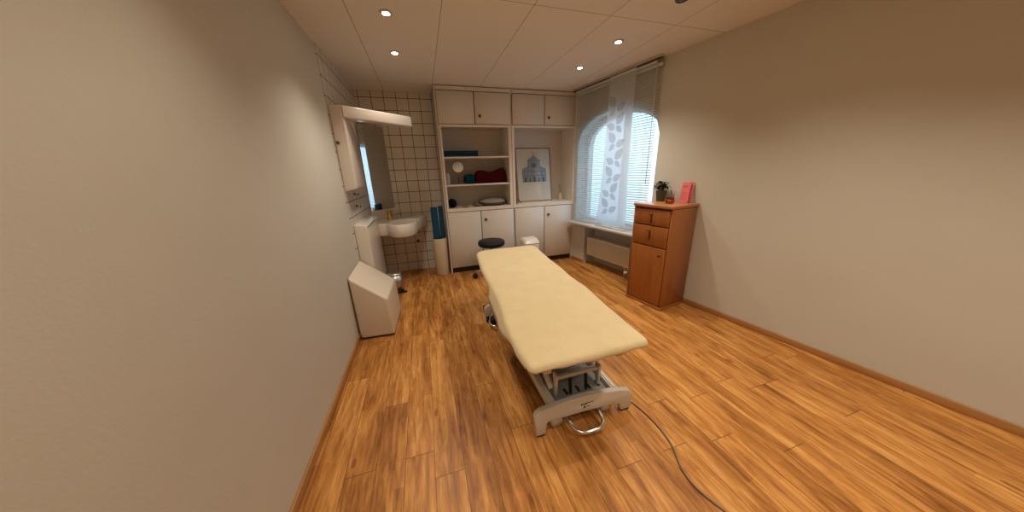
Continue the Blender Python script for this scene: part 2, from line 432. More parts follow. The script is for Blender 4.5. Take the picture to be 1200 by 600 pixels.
# ================================================================ BUILT-IN CUPBOARDS
def cupboard(x0, label, right):
    x1 = x0+1.0
    t = thing('wall_cupboard', (x0+0.5, 0.2, 0), label, 'cupboard', 'built-in wall cupboards')
    g = 0.008; yb = 0.405
    b = MB()
    b.box(x0+0.001, x0+0.02, 0.0, yb, 0.0, H-0.004); b.box(x1-0.02, x1-0.001, 0.0 if right else 0.004, yb, 0.0, H-0.004)
    b.box(x0+0.02, x1-0.02, yb-0.012, yb, 0.08, H-0.004)
    b.box(x0+0.02, x1-0.02, 0.024, yb-0.012, 2.03, 2.05); b.box(x0+0.02, x1-0.02, 0.024, yb-0.012, 0.905, 0.925)
    b.box(x0+0.02, x1-0.02, 0.024, yb-0.012, 0.08, 0.095); b.box(x0+0.02, x1-0.02, 0.05, yb-0.012, 2.435, 2.45)
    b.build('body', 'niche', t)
    b = MB(); b.box(x0+0.024, x1-(0.024 if right else 0.002), 0.0, 0.022, 2.445, H-0.012); b.build('top_filler', 'cab', t)
    b = MB(); b.box(x0+0.003, x1-0.003, 0.0225, 0.0238, 2.035, H-0.003); b.build('shadow_gap', 'gap', t)  # dark sheets behind the doors paint the shade in their gaps
    b = MB(); b.box(x0+0.003, x1-0.003, 0.0225, 0.0238, 0.075, 0.905); b.build('shadow_gap', 'gap', t)
    # niche surround
    b = MB()
    L, Rr = (x0+0.026, x0+0.05) , (x1-0.045, x1-0.006)
    if right: L, Rr = (x0+0.006, x0+0.040), (x1-0.024, x1-0.002)
    b.box(L[0], L[1], -0.001, 0.024, 0.912, 2.046); b.box(Rr[0], Rr[1], -0.001, 0.024, 0.912, 2.046)
    b.box(L[1], Rr[0], -0.001, 0.024, 2.018, 2.046); b.box(L[1], Rr[0], -0.001, yb-0.012, 0.925, 0.958)
    b.box(L[1], Rr[0], -0.001, 0.024, 0.912, 0.925)
    b.box(L[0]+0.001, L[1]-0.002, 0.024, yb-0.012, 0.925, 2.03)
    b.box(Rr[0]+0.002, Rr[1]-0.001, 0.024, yb-0.012, 0.925, 2.03)
    b.build('niche_surround', 'edge', t)
    for i in range(2):
        a, c = (x0+0.022, x0+0.498) if i == 0 else (x0+0.502, x1-0.004 if not right else x1-0.022)
        if right and i == 0: a = x0+0.004
        for z0, z1, kz in ((2.055, 2.435, 2.152), (0.086, 0.902, 0.775)):
            b = MB(); b.box(a+g/2, c-g/2, 0.0, 0.020, z0, z1, 0.001, 1); d = b.build('door', 'cab', t)
            if i == 1:
                kx = x0+0.565
                b = MB(); b.lathe([(0, 0), (0.018, 0), (0.020, 0.006), (0.016, 0.014), (0.010, 0.017), (0, 0.018)], M=MX.Translation((kx, 0.0, kz)) @ MX.Rotation(pi/2, 4, 'X'), n=20)
                if z0 < 1: b.box(kx-0.004, kx+0.020, -0.026, -0.022, kz-0.006, kz+0.006, 0.001, 1); b.box(kx-0.0015, kx+0.0015, -0.024, -0.014, kz-0.004, kz+0.004)
                b.build('lock', 'bronze', d)
    b = MB(); b.box(x0+0.002, x1-0.002, 0.03, yb, 0.0, 0.08); b.build('plinth', 'black', t)
    if not right:
        for z in (1.628, 1.262):
            b = MB(); b.box(L[1]-0.001, Rr[0]+0.001, 0.012, yb-0.012, z, z+0.022, 0.002, 1); b.build('shelf', 'edge', t)
    return t
cupboard(0.0, 'left white built-in cupboard with open shelves beside the tiled corner', False)
cupboard(1.0, 'right white built-in cupboard whose open niche holds the framed print, beside window', True)

# ================================================================ SHELF CONTENTS
Z1, Z2, Z3 = 1.650, 1.284, 0.958
b = MB(); b.box(0.060, 0.53, 0.08, 0.33, Z1+0.0005, Z1+0.036, 0.01); b.box(0.062, 0.535, 0.085, 0.325, Z1+0.0365, Z1+0.082, 0.012)
tag(b.build('folded_mat', 'blue', at=(0.3, 0.2, Z1)), 'folded blue mat lying flat on the top shelf of the left cupboard', 'mat')
t = thing('vanity_mirror', (0.235, 0.13, Z2), 'small round vanity mirror on a thin stem on the middle shelf', 'mirror')
b = MB(); b.lathe([(0, 0), (0.055, 0), (0.053, 0.008), (0.01, 0.013), (0, 0.013)], (0.235, 0.13, Z2)); b.build('base', 'steel', t)
b = MB(); b.cyl((0.235, 0.13, Z2+0.012), (0.235, 0.13, Z2+0.15), 0.005); b.build('stem', 'bronze', t)
A = MX.Translation((0.238, 0.13, Z2+0.232)) @ MX.Rotation(R(72), 4, 'X')
b = MB(); b.lathe([(0.078, -0.008), (0.086, -0.008), (0.088, 0), (0.086, 0.008), (0.078, 0.008)], M=A); b.build('rim', 'bronze', t)
b = MB(); b.lathe([(0, -0.0105), (0.078, -0.0105), (0.078, 0.0105), (0, 0.0105)], M=A, n=40); b.build('mirror_glass', 'vanity', t)
b = MB(); b.lathe([(0, 0), (0.028, 0), (0.03, 0.01), (0.03, 0.11), (0.026, 0.14), (0.014, 0.15), (0.014, 0.165), (0, 0.165)], (0.092, 0.17, Z2))
tag(b.build('lotion_bottle', 'plast', at=(0.092, 0.17, Z2)), 'pale whitish bottle at the left end of the middle shelf', 'bottle')
t = thing('folded_towel', (0.43, 0.16, Z2), 'dark teal folded towel on the middle shelf, tucked against the red cushion', 'towel')
b = MB(); b.box(0.335, 0.458, 0.085, 0.325, Z2+0.001, Z2+0.132, 0.018, 3); b.build('cloth', 'teal', t)
def redf(d):
    return 1+0.10*sin(3*d.x+1)+0.06*sin(5*d.y)
b = MB()
def redfn(u_, v_):
    a = 2*pi*v_; x = 0.462+0.480*u_
    hh = 0.075+0.030*u_**1.2+0.012*sin(7*u_+0.5) ; hh *= (1-abs(2*u_-1)**9)**0.5 if 0 < u_ < 1 else 0.0
    c_, s_ = cos(a), sin(a)
    sg = lambda q: (abs(q)**0.65)*(1 if q >= 0 else -1)
    return (x, 0.205+0.115*sg(c_)*(1-abs(2*u_-1)**8*0.4), Z2+0.002+hh*(1+sg(s_))*1.0+0.035*(1+s_)*0.5*max(0, u_-0.6))
b.grid(redfn, 26, 24)
tag(b.build('cushion', 'red', at=(0.72, 0.2, Z2)), 'dark red soft cushion slumped on the middle shelf', 'cushion')
b = MB(); b.blob((0.118, 0.15, Z3+0.0655), 0.064, 0.11, 0.065, nu=28)
tag(b.build('navy_bolster', 'navy', at=(0.105, 0.15, Z3)), 'small navy bolster at the left end of the bottom shelf', 'bolster')
b = MB(); b.blob((0.29, 0.06, Z3+0.012), 0.055, 0.020, 0.012, nu=16, nv=8); b.blob((0.325, 0.07, Z3+0.020), 0.024, 0.02, 0.020, nu=14, nv=8)
tag(b.build('wooden_massage_tool', 'twig', at=(0.3, 0.12, Z3)), 'little brown wooden massage tool on the bottom shelf beside the bolster', 'massage tool')
t = thing('oval_pillow', (0.72, 0.19, Z3), 'flat oval grey-beige pillow with dark edging on the bottom shelf', 'pillow')
b = MB(); b.blob((0.725, 0.19, Z3+0.052), 0.205, 0.15, 0.050, nu=40); b.build('pad', 'greyfab', t)
b = MB(); b.tube([(0.725+0.204*cos(a), 0.19+0.150*sin(a), Z3+0.050+0.024*sin(a)) for a in [2*pi*i/40 for i in range(40)]], 0.017, 10, True); b.build('piping', 'darkfab', t)
b = MB(); b.blob((0.455, 0.10, Z3+0.031), 0.052, 0.042, 0.031, nu=18, nv=10, fn=lambda d: 1+0.1*sin(6*d.x)*cos(5*d.z)); b.blob((0.50, 0.075, Z3+0.02), 0.030, 0.028, 0.02, nu=14, nv=8)
tag(b.build('speckled_pouch', 'bits', at=(0.46, 0.1, Z3)), 'speckled crumpled cloth pouch lying against the oval pillow', 'pouch')

# framed print leaning in the right niche
th = math.atan2(0.115, 0.825)
FM = MX.Translation((1.165, 0.262, Z3+0.001)) @ MX.Rotation(-th, 4, 'X')     # local: x right, y depth, z up
FW, FH = 0.595, 0.832
t = thing('framed_print', (1.46, 0.27, Z3), 'framed print of a church facade in a thin wooden frame leaning in the niche', 'picture')
b = MB(FM); q = 0.016
b.box(0, q, 0, 0.022, 0, FH); b.box(FW-q, FW, 0, 0.022, 0, FH); b.box(q, FW-q, 0, 0.022, 0, q); b.box(q, FW-q, 0, 0.022, FH-q, FH); b.build('frame', 'framew', t)
b = MB(FM); b.box(q, FW-q, 0.012, 0.018, q, FH-q); b.build('mount', 'mount', t)
b = MB(FM); b.box(0.055, FW-0.045, 0.0110, 0.0119, 0.05, FH-0.06); pp = b.build('print', 'paper', t)
FL = 0.0105
def fl(bb, poly, d=0): bb.prism(poly, FL-0.0004*d, FL+0.0004-0.0004*d, axis='y')
def rect(x0, x1, z0, z1): return [(x0, z0), (x1, z0), (x1, z1), (x0, z1)]
def archp(x0, x1, z0, z1):
    c_ = (x0+x1)/2; rr = (x1-x0)/2; return [(x0, z0), (x1, z0)]+[(c_+rr*cos(pi*i/8), z1-rr+rr*sin(pi*i/8)) for i in range(9)]
cx = 0.305
b = MB(FM)
fl(b, rect(cx-0.2, cx+0.2, 0.31, 0.475)); fl(b, [(cx-0.2, 0.475), (cx-0.10, 0.475), (cx-0.10, 0.545), (cx-0.2, 0.50)]); fl(b, [(cx+0.2, 0.475), (cx+0.2, 0.50), (cx+0.10, 0.545), (cx+0.10, 0.475)])
fl(b, rect(cx-0.10, cx+0.10, 0.475, 0.645)); fl(b, [(cx-0.105, 0.645), (cx+0.105, 0.645), (cx, 0.705)])
b.build('facade_wash', 'inkl', pp)
b = MB(FM)
for z in (0.31, 0.405, 0.475, 0.555, 0.64): 
    hw = 0.203 if z < 0.5 else 0.103
    fl(b, rect(cx-hw, cx+hw, z-0.003, z+0.004), 1)
for x in (-0.2, -0.12, -0.04, 0.04, 0.12, 0.2): fl(b, rect(cx+x-0.004, cx+x+0.004, 0.31, 0.475), 1)
for x in (-0.1, -0.05, 0.05, 0.1): fl(b, rect(cx+x-0.004, cx+x+0.004, 0.475, 0.645), 1)
fl(b, [(cx-0.112, 0.645), (cx-0.1, 0.645), (cx, 0.700), (cx, 0.710)], 1); fl(b, [(cx+0.112, 0.645), (cx+0.1, 0.645), (cx, 0.700), (cx, 0.710)], 1)
for sg in (-1, 1): fl(b, [(cx+sg*0.205, 0.497), (cx+sg*0.205, 0.505), (cx+sg*0.10, 0.552), (cx+sg*0.10, 0.544)], 1)
fl(b, rect(cx-0.0025, cx+0.0025, 0.705, 0.775), 1); fl(b, [(cx-0.012, 0.705), (cx+0.012, 0.705), (cx, 0.735)], 1)
b.build('facade_lines', 'ink', pp)
b = MB(FM)
for x, w_, z1 in ((-0.155, 0.030, 0.385), (-0.078, 0.022, 0.37), (0, 0.036, 0.395), (0.078, 0.022, 0.37), (0.155, 0.030, 0.385)): fl(b, archp(cx+x-w_/2, cx+x+w_/2, 0.315, z1), 2)
for x in (-0.024, 0.0, 0.024): fl(b, archp(cx+x-0.009, cx+x+0.009, 0.53, 0.60), 2)
b.build('facade_openings', 'inkd', pp)
b = MB(FM); fl(b, rect(cx-0.16, cx+0.16, 0.272, 0.276)); b.build('caption_line', 'inkl', pp)
b = MB(FM); b.box(q, FW-q, 0.004, 0.0055, q, FH-q); b.build('glazing', 'clear', t)
# twigs and reed diffuser
b = MB()
for (x0, x1, h_, yy) in ((1.075, 1.062, 0.26, 0.10), (1.072, 1.115, 0.20, 0.12), (1.085, 1.070, 0.17, 0.08)):
    b.tube(smooth_pts([(x0, yy, Z3+0.005), ((x0+x1)/2+0.006, yy+0.008, Z3+h_*0.5), (x1, yy+0.01, Z3+h_)], 5), 0.0065, 8)
b.tube(smooth_pts([(1.155, 0.10, Z3+0.008), (1.10, 0.095, Z3+0.09), (1.068, 0.10, Z3+0.19)], 5), 0.008, 8)
b.blob((1.085, 0.10, Z3+0.012), 0.035, 0.03, 0.012, nu=14, nv=8)
tag(b.build('driftwood_ornament', 'twig', at=(1.08, 0.1, Z3)), 'brown branching driftwood ornament standing left of the framed print', 'ornament')
t = thing('reed_diffuser', (1.875, 0.22, Z3), 'slim pale reed diffuser standing right of the framed print', 'diffuser')
b = MB(); b.lathe([(0, 0), (0.026, 0), (0.027, 0.008), (0.027, 0.085), (0.020, 0.10), (0.012, 0.105), (0.012, 0.122), (0, 0.122)], (1.875, 0.22, Z3)); b.build('bottle', 'bottle', t)
for i in range(5):
    a = i*1.3; b = MB(); b.cyl((1.875+0.004*cos(a), 0.22+0.004*sin(a), Z3+0.12), (1.872+0.022*cos(a), 0.22+0.02*sin(a), Z3+0.25), 0.0022, n=6); b.build('reed', 'twig', t)

# ================================================================ CORNER WASH AREA
# wall cabinet with light canopy
t = thing('mirror_cabinet', (XL+0.07, -0.73, 1.30), 'narrow white wall cabinet with slanting light canopy above the corner basin', 'cabinet')
xo = -0.860
b = MB()
b.hull8([(XL+0.011, -0.955, 1.302), (xo-0.004, -0.960, 1.325), (xo-0.004, -0.51, 1.325), (XL+0.011, -0.51, 1.302),
         (XL+0.011, -0.955, 2.045), (xo-0.004, -0.960, 2.045), (xo-0.004, -0.51, 2.045), (XL+0.011, -0.51, 2.045)], 0.008, 3); b.build('body', 'plast', t)
b = MB(); b.box(xo-0.012, xo, -0.94, -0.515, 1.335, 1.935, 0.005, 2); b.build('door', 'plast', t)
b = MB(); b.lathe([(0, 0), (0.014, 0), (0.014, 0.01), (0.009, 0.016), (0, 0.017)], M=MX.Translation((-0.945, -0.959, 1.735)) @ MX.Rotation(pi/2, 4, 'X')); b.build('knob', 'bronze', t)
P0 = V((-0.862, -0.962)); P1 = V((-0.283, -0.462)); dd = (P1-P0).normalized(); nn = V((-dd.y, dd.x))
pts = [P0, P0+(P1-P0)*0.97, P1+nn*0.02, P1+nn*0.10, P1-dd*0.03+nn*0.125, V((xo-0.01, -0.79))]
b = MB(); b.prism([tuple(p) for p in pts], 1.945, 2.046, 0.010, 3); b.build('light_canopy', 'plast', t)
b = MB(); mid = [P0+dd*0.15+nn*0.03, P1-dd*0.08+nn*0.03, P1-dd*0.08+nn*0.08, P0+dd*0.15+nn*0.08]
b.prism([tuple(p) for p in mid], 1.940, 1.9455); b.build('diffuser', 'clear', t)
# corner mirror on 45 degree backing
ma, mb_ = V((XL+0.011, 0.155)), V((-0.690, YB-0.002))
t = thing('corner_mirror', (-0.9, 0.35, 0.99), 'tall corner mirror set diagonally above the washbasin', 'mirror')
b = MB(); b.prism([(XL+0.010, 0.160), (-0.694, YB-0.001), (XL+0.010, YB-0.001)], 0.99, 2.06); b.build('backing', 'cer', t)
dm = (mb_-ma).normalized(); nm = V((dm.y, -dm.x))
b = MB(); a0 = ma+nm*0.003; a1 = mb_+nm*0.003-dm*0.004
b.prism([tuple(a0+dm*0.004), tuple(a1), tuple(a1+nm*0.005), tuple(a0+dm*0.004+nm*0.005)], 0.985, 2.055); b.build('mirror_glass', 'mirror', t)
# column
t = thing('side_column', (-0.913, -0.57, 0), 'narrow white column cabinet standing at the wall left of the basin', 'cabinet')
xi = -0.846
b = MB(); b.hull8([(XL+0.011, -0.905, 0), (xi, -0.910, 0), (xi, -0.225, 0), (XL+0.011, -0.225, 0),
                   (XL+0.011, -0.905, 0.975), (xi, -0.910, 0.953), (xi, -0.225, 0.953), (XL+0.011, -0.225, 0.972)], 0.007, 3); b.build('body', 'plast', t)
b = MB(); b.box(xi-0.0005, xi+0.0015, -0.905, -0.40, 0.938, 0.946); b.build('lid_gap', 'gap', t)
# basin
t = thing('washbasin', (-0.6, 0.1, 0.70), 'white ceramic corner washbasin with round bowl and bulging front', 'washbasin')
poly = [(-0.968, 0.405), (-0.968, -0.215), (-0.842, -0.215), (-0.765, -0.215)]+[tuple(p[:2]) for p in smooth_pts([(-0.735, -0.27, 0), (-0.685, -0.355, 0), (-0.605, -0.415, 0), (-0.505, -0.390, 0), (-0.43, -0.29, 0), (-0.392, -0.15, 0), (-0.385, 0.0, 0)], 4)]+[(-0.262, 0.395), (-0.262, 0.405)]
cen = V((-0.565, -0.06))
def hit(a):
    d = V((cos(a), sin(a))); best = None
    for i in range(len(poly)):
        p, q_ = V(poly[i]), V(poly[(i+1) % len(poly)]); e = q_-p; den = d.x*e.y-d.y*e.x
        if abs(den) < 1e-9: continue
        w_ = p-cen; tt = (w_.x*e.y-w_.y*e.x)/den; ss = (w_.x*d.y-w_.y*d.x)/den
        if tt > 0 and -1e-6 <= ss <= 1+1e-6 and (best is None or tt < best): best = tt
    return best
angs = sorted(set([2*pi*i/96 for i in range(96)]+[math.atan2(p[1]-cen.y, p[0]-cen.x) % (2*pi) for p in poly]))
def inner(a, k):
    a2 = a-pi/4; rr = 1/math.sqrt((cos(a2)/0.190)**2+(sin(a2)/0.165)**2); return rr*k
rings = []
zt, zb_ = 0.858, 0.700
for kind in ('bo', 'b1', 't1', 'to', 'i0', 'i1', 'i2', 'i3', 'i4'):
    ring = []
    for a in angs:
        h_ = hit(a); d = V((cos(a), sin(a)))
        rr, z = {'bo': (h_-0.01, zb_), 'b1': (h_, zb_+0.012), 't1': (h_, zt-0.010), 'to': (h_-0.010, zt), 'i0': (min(inner(a, 1.03), h_-0.012), zt),
                 'i1': (min(inner(a, 0.98), h_-0.02), zt-0.010), 'i2': (min(inner(a, 0.88), h_-0.03), zt-0.06), 'i3': (inner(a, 0.6), zt-0.125), 'i4': (inner(a, 0.12), zt-0.14)}[kind]
        ring.append((cen.x+d.x*rr, cen.y+d.y*rr, z))
    rings.append(ring)
b = MB(); n_ = len(angs); vs = [p for rg in rings for p in rg]
fs = [(k*n_+i, k*n_+(i+1) % n_, (k+1)*n_+(i+1) % n_, (k+1)*n_+i) for k in range(len(rings)-1) for i in range(n_)]
fs += [list(range(n_))[::-1], list(range((len(rings)-1)*n_, len(rings)*n_))]
b._add(vs, fs, None, True); ob = b.build('bowl', 'cer', t); 
for p in ob.data.polygons: p.use_smooth = abs(p.normal.z) < 0.98
b = MB(); b.lathe([(0, 0), (0.022, 0), (0.02, 0.004), (0, 0.005)], (cen.x, cen.y, zt-0.1395)); b.build('drain', 'chrome', t)
b = MB(); b.prism([(XL+0.012, 0.130-0.004), (-0.688, YB-0.004), (-0.70, YB-0.002), (XL+0.012, YB-0.002)], zt+0.0005, 0.984); b.build('splash_panel', 'cer', t)
# mixer tap
tx, ty = -0.745, 0.165
dv = V((0.70, -0.71, 0))
b = MB(); b.lathe([(0, 0), (0.038, 0), (0.038, 0.006), (0.034, 0.012), (0.034, 0.082), (0.030, 0.090), (0, 0.092)], (tx, ty, zt+0.0005)); tap = b.build('mixer_tap', 'brass', t); tap['label'] = 'golden mixer tap'
b = MB(); p0 = V((tx, ty, zt+0.058)); b.tube([p0+dv*0.025, p0+dv*0.07+V((0, 0, 0.012)), p0+dv*0.115+V((0, 0, 0.010)), p0+dv*0.132+V((0, 0, -0.010))], 0.014, 12); b.build('spout', 'brass', tap)
b = MB(); p0 = V((tx, ty, zt+0.093)); b.lathe([(0, 0), (0.028, 0), (0.030, 0.012), (0.024, 0.026), (0, 0.028)], tuple(p0)); b.tube([p0+V((0, 0, 0.018)), p0+dv*0.05+V((0, 0, 0.026)), p0+dv*0.075+V((0, 0, 0.028))], 0.009, 10); b.build('lever', 'brass', tap)
# hooks on tiles below cabinet
for i, (yy, zz) in enumerate(((-0.62, 1.262), (-0.62, 1.135))):
    b = MB(); x0 = XL+0.0095
    b.lathe([(0, 0), (0.016, 0), (0.014, 0.006), (0, 0.008)], M=MX.Translation((x0, yy, zz)) @ MX.Rotation(pi/2, 4, 'Y'), n=16)
    b.tube([(x0+0.005, yy, zz), (x0+0.03, yy, zz-0.006), (x0+0.042, yy, zz-0.018), (x0+0.045, yy, zz+0.004)], 0.0045, 8)
    tag(b.build('towel_hook', 'bronze', at=(x0, yy, zz)), ['upper', 'lower'][i]+' small dark towel hook on the tiles below the wall cabinet', 'hook', 'towel hooks')
# water valve under the basin
b = MB(); b.lathe([(0, 0), (0.022, 0), (0.02, 0.01), (0.012, 0.03), (0.016, 0.04), (0, 0.045)], M=MX.Translation((-0.43, YB-0.0005, 0.46)) @ MX.Rotation(pi/2, 4, 'X'), n=16)
tag(b.build('stop_valve', 'bronze', at=(-0.43, YB, 0.46)), 'small dark stop valve on the tiles below the washbasin', 'valve')
# pedal bin
bx_, by_ = -0.735, -0.40
t = thing('pedal_bin', (bx_, by_, 0), 'small metal pedal bin half hidden behind the white slanted block', 'bin')
b = MB(); b.lathe([(0, 0), (0.085, 0), (0.088, 0.012), (0.088, 0.03), (0, 0.03)], (bx_, by_, 0)); b.build('base', 'rubber', t)
b = MB(); b.lathe([(0, 0.03), (0.084, 0.03), (0.086, 0.24), (0.0, 0.24)], (bx_, by_, 0)); b.build('body', 'steel', t)
b = MB(); b.lathe([(0, 0.241), (0.089, 0.241), (0.089, 0.252), (0.07, 0.268), (0, 0.275)], (bx_, by_, 0)); b.build('lid', 'steel', t)
b = MB(); b.box(bx_+0.05, bx_+0.125, by_-0.075, by_-0.035, 0.008, 0.018, 0.003); b.build('pedal', 'rubber', t)
# tall bin with blue mats
bx_, by_ = -0.120, 0.075
t = thing('waste_basket', (bx_, by_, 0), 'tall white cylinder bin between the tiles and the left cupboard', 'bin')
b = MB(); b.lathe([(0, 0), (0.090, 0), (0.094, 0.01), (0.102, 0.545), (0.100, 0.55), (0.097, 0.545), (0.088, 0.02), (0, 0.02)], (bx_, by_, 0), n=40); b.build('body', 'tan', t)
def roll(x, y, z0, z1, rad, label, turns=4, ph=0):
    b = MB(); n = 40; vs = []; k = turns*n
    def spiral(off): return [((0.012+(rad-0.014)*i/k+off)*cos(2*pi*i/n+ph), (0.012+(rad-0.014)*i/k+off)*sin(2*pi*i/n+ph)) for i in range(k+1)]
    th_ = (rad-0.014)/turns*0.8
    A_ = spiral(0)+spiral(-th_)[::-1]
    ins, outs = spiral(-min(th_, 0.008)), spiral(0)
    pts_ = []
    for i in range(k+1):
        pts_.append((ins[i], outs[i]))
    for (z) in (z0, z1):
        for a_, c_ in pts_: vs += [(x+a_[0], y+a_[1], z), (x+c_[0], y+c_[1], z)]
    m2 = 2*(k+1); fs = []
    for i in range(k):
        j = 2*i; fs += [(j, j+2, j+3, j+1), (m2+j, m2+j+1, m2+j+3, m2+j+2), (j, j+m2, j+m2+2, j+2), (j+1, j+3, j+3+m2, j+1+m2)]
    fs += [(0, 1, 1+m2, m2), (2*k, 2*k+m2, 2*k+1+m2, 2*k+1)]
    b._add(vs, fs, None, True)
    ob = b.build('rolled_mat', 'blue', at=(x, y, z0)); tag(ob, label, 'mat', 'blue mats in the tall bin')
roll(bx_-0.036, by_-0.006, 0.022, 0.99, 0.050, 'rolled blue exercise mat standing in the tall bin, nearer the tiles', 4)
roll(bx_+0.052, by_+0.006, 0.022, 1.00, 0.036, 'rolled blue exercise mat standing in the tall bin, nearer the cupboard', 3, 2)

# white slanted upholstered box
t = thing('slanted_stool', (-0.81, -1.2, 0), 'white upholstered block with slanted top on the floor by the left wall', 'stool')
b = MB()
b.hull8([(XL+0.016, -1.462, 0.012), (-0.668, -1.482, 0.012), (-0.648, -0.935, 0.012), (XL+0.016, -0.93, 0.012),
         (XL+0.006, -1.445, 0.607), (-0.680, -1.485, 0.378), (-0.662, -0.93, 0.368), (XL+0.006, -0.935, 0.622)], 0.022, 4); b.build('upholstery', 'box', t)
b = MB()
b.hull8([(XL+0.024, -1.450, 0), (-0.678, -1.468, 0), (-0.660, -0.950, 0), (XL+0.024, -0.945, 0),
         (XL+0.024, -1.450, 0.0125), (-0.678, -1.468, 0.0125), (-0.660, -0.950, 0.0125), (XL+0.024, -0.945, 0.0125)]); b.build('base', 'rubber', t)

# ================================================================ MASSAGE TABLE
t = thing('massage_table', (0.5, -2.1, 0), 'grey framed massage table with a cream fitted sheet in the room centre', 'massage table')
tabL = [(-3.03, 0.100), (-2.87, 0.090), (-2.63, 0.098), (-2.36, 0.135), (-2.03, 0.150), (-1.63, 0.165), (-1.02, 0.215)]
tabR = [(-3.03, 0.755), (-2.9, 0.762), (-2.61, 0.790), (-2.30, 0.828), (-2.08, 0.826), (-1.86, 0.855), (-1.63, 0.862), (-1.36, 0.886), (-1.02, 0.925)]
def itp(tab, y):
    if y <= tab[0][0]: return tab[0][1]
    for (a, b_), (c, d) in zip(tab, tab[1:]):
        if y <= c: k = (y-a)/(c-a); k = k*k*(3-2*k)*0.3+k*0.7; return b_+(d-b_)*k
    return tab[-1][1]
y0, y1 = -3.035, -1.015
loop = []; NY = 60; CR = 0.07
def inset(y, cr):
    e = 0
    for q_ in (y-y0, y1-y):
        if q_ < cr: e = max(e, cr-math.sqrt(max(0, cr*cr-(cr-q_)**2)))
    return e
ys = [y0+(y1-y0)*0.5*(1-cos(pi*i/NY)) for i in range(NY+1)]
cr_near, cr_far = 0.035, 0.12
def ins(y): return max(inset(y, cr_near) if y < -2 else 0, inset(y, cr_far) if y > -2 else 0)
for y in ys: loop.append((itp(tabR, y)-ins(y), y))
for k in range(1, 14):
    a, c = itp(tabR, y1)-cr_far, itp(tabL, y1)+cr_far; loop.append((a+(c-a)*k/14, y1))
for y in ys[::-1]: loop.append((itp(tabL, y)+ins(y), y))
for k in range(1, 14):
    a, c = itp(tabL, y0)+cr_near, itp(tabR, y0)-cr_near; loop.append((a+(c-a)*k/14, y0))
def drape(x, y):
    z = 0.545
    if x < 0.4: z = 0.545-0.075*flap(x, y)
    if y < -2.97: z = 0.552+0.018*abs(x-0.43)/0.33+0.004*sin(x*40)
    return z+0.004*sin(y*23+x*7)
from mathutils import noise as NZ
def wr_(x, y):
    return 0.0035*NZ.noise(V((x*5, y*4, 0)))+0.0018*NZ.noise(V((x*14, y*10, 3)))
ringsd = [('d', 1.0)]
cxm = lambda y: 0.5*(itp(tabL, y)+itp(tabR, y))
vs = []; n_ = len(loop); rows = []
def addring(fn):
    rows.append([len(vs)+i for i in range(n_)]); vs.extend(fn(*p) for p in loop)
def toward(x, y, d):
    c_ = V((cxm(y), max(y0+0.32, min(y1-0.32, y)))); v_ = V((x, y))-c_; L_ = v_.length
    v_ = v_*(max(L_-d, 0)/L_) if L_ > 1e-6 else v_; return c_+v_
def flap(x, y):
    return max(0, min(1, (y+2.75)/0.25, (-2.02-y)/0.02)) if x < 0.4 else 0
def R_(d, zf, fl_=0.0):
    def fn(x, y):
        p = toward(x, y, d-fl_*flap(x, y)); return (p.x, p.y, zf(x, y))
    return fn
addring(R_(0.016, lambda x, y: drape(x, y)+0.006, 0.030))
addring(R_(0.004, lambda x, y: drape(x, y), 0.030))
addring(R_(-0.002, lambda x, y: drape(x, y)*0.5+0.5*0.578, 0.020))
addring(R_(0.000, lambda x, y: 0.580)); addring(R_(0.006, lambda x, y: 0.592+wr_(x, y))); addring(R_(0.018, lambda x, y: 0.599+wr_(x, y))); addring(R_(0.035, lambda x, y: 0.602+wr_(x, y)))
for kk in (0.85, 0.7, 0.55, 0.4, 0.25, 0.1, 0.0):
    def fn(x, y, kk=kk):
        c_ = V((cxm(y), max(y0+0.32, min(y1-0.32, y)))); p = toward(x, y, 0.035); p = c_+(p-c_)*kk; return (p.x, p.y, 0.603+wr_(p.x, p.y))
    addring(fn)
b = MB()
fs = [(rows[k][i], rows[k][(i+1) % n_], rows[k+1][(i+1) % n_], rows[k+1][i]) for k in range(len(rows)-1) for i in range(n_)]
b._add(vs, fs, None, True); bmesh.ops.remove_doubles(b.bm, verts=b.bm.verts, dist=0.0005)
b.build('fitted_sheet', 'sheet', t)
b = MB(); b.prism([tuple(toward(x, y, 0.05)) for x, y in loop], 0.548, 0.585); b.build('padding', 'leather', t)
b = MB()
sk = lambda x, y: (x+(y+3)*0.06, y)
for x0_, x1_ in ((0.20, 0.24), (0.62, 0.66)):
    b.hull8([(*sk(x0_, -2.95), 0.475), (*sk(x1_, -2.95), 0.475), (*sk(x1_, -1.12), 0.475), (*sk(x0_, -1.12), 0.475), (*sk(x0_, -2.95), 0.52), (*sk(x1_, -2.95), 0.52), (*sk(x1_, -1.12), 0.52), (*sk(x0_, -1.12), 0.52)])
for yy in (-2.93, -2.3, -1.7, -1.16):
    b.box(0.20+(yy+3)*0.06, 0.66+(yy+3)*0.06, yy, yy+0.035, 0.48, 0.515)
b.build('top_frame', 'frame', t)
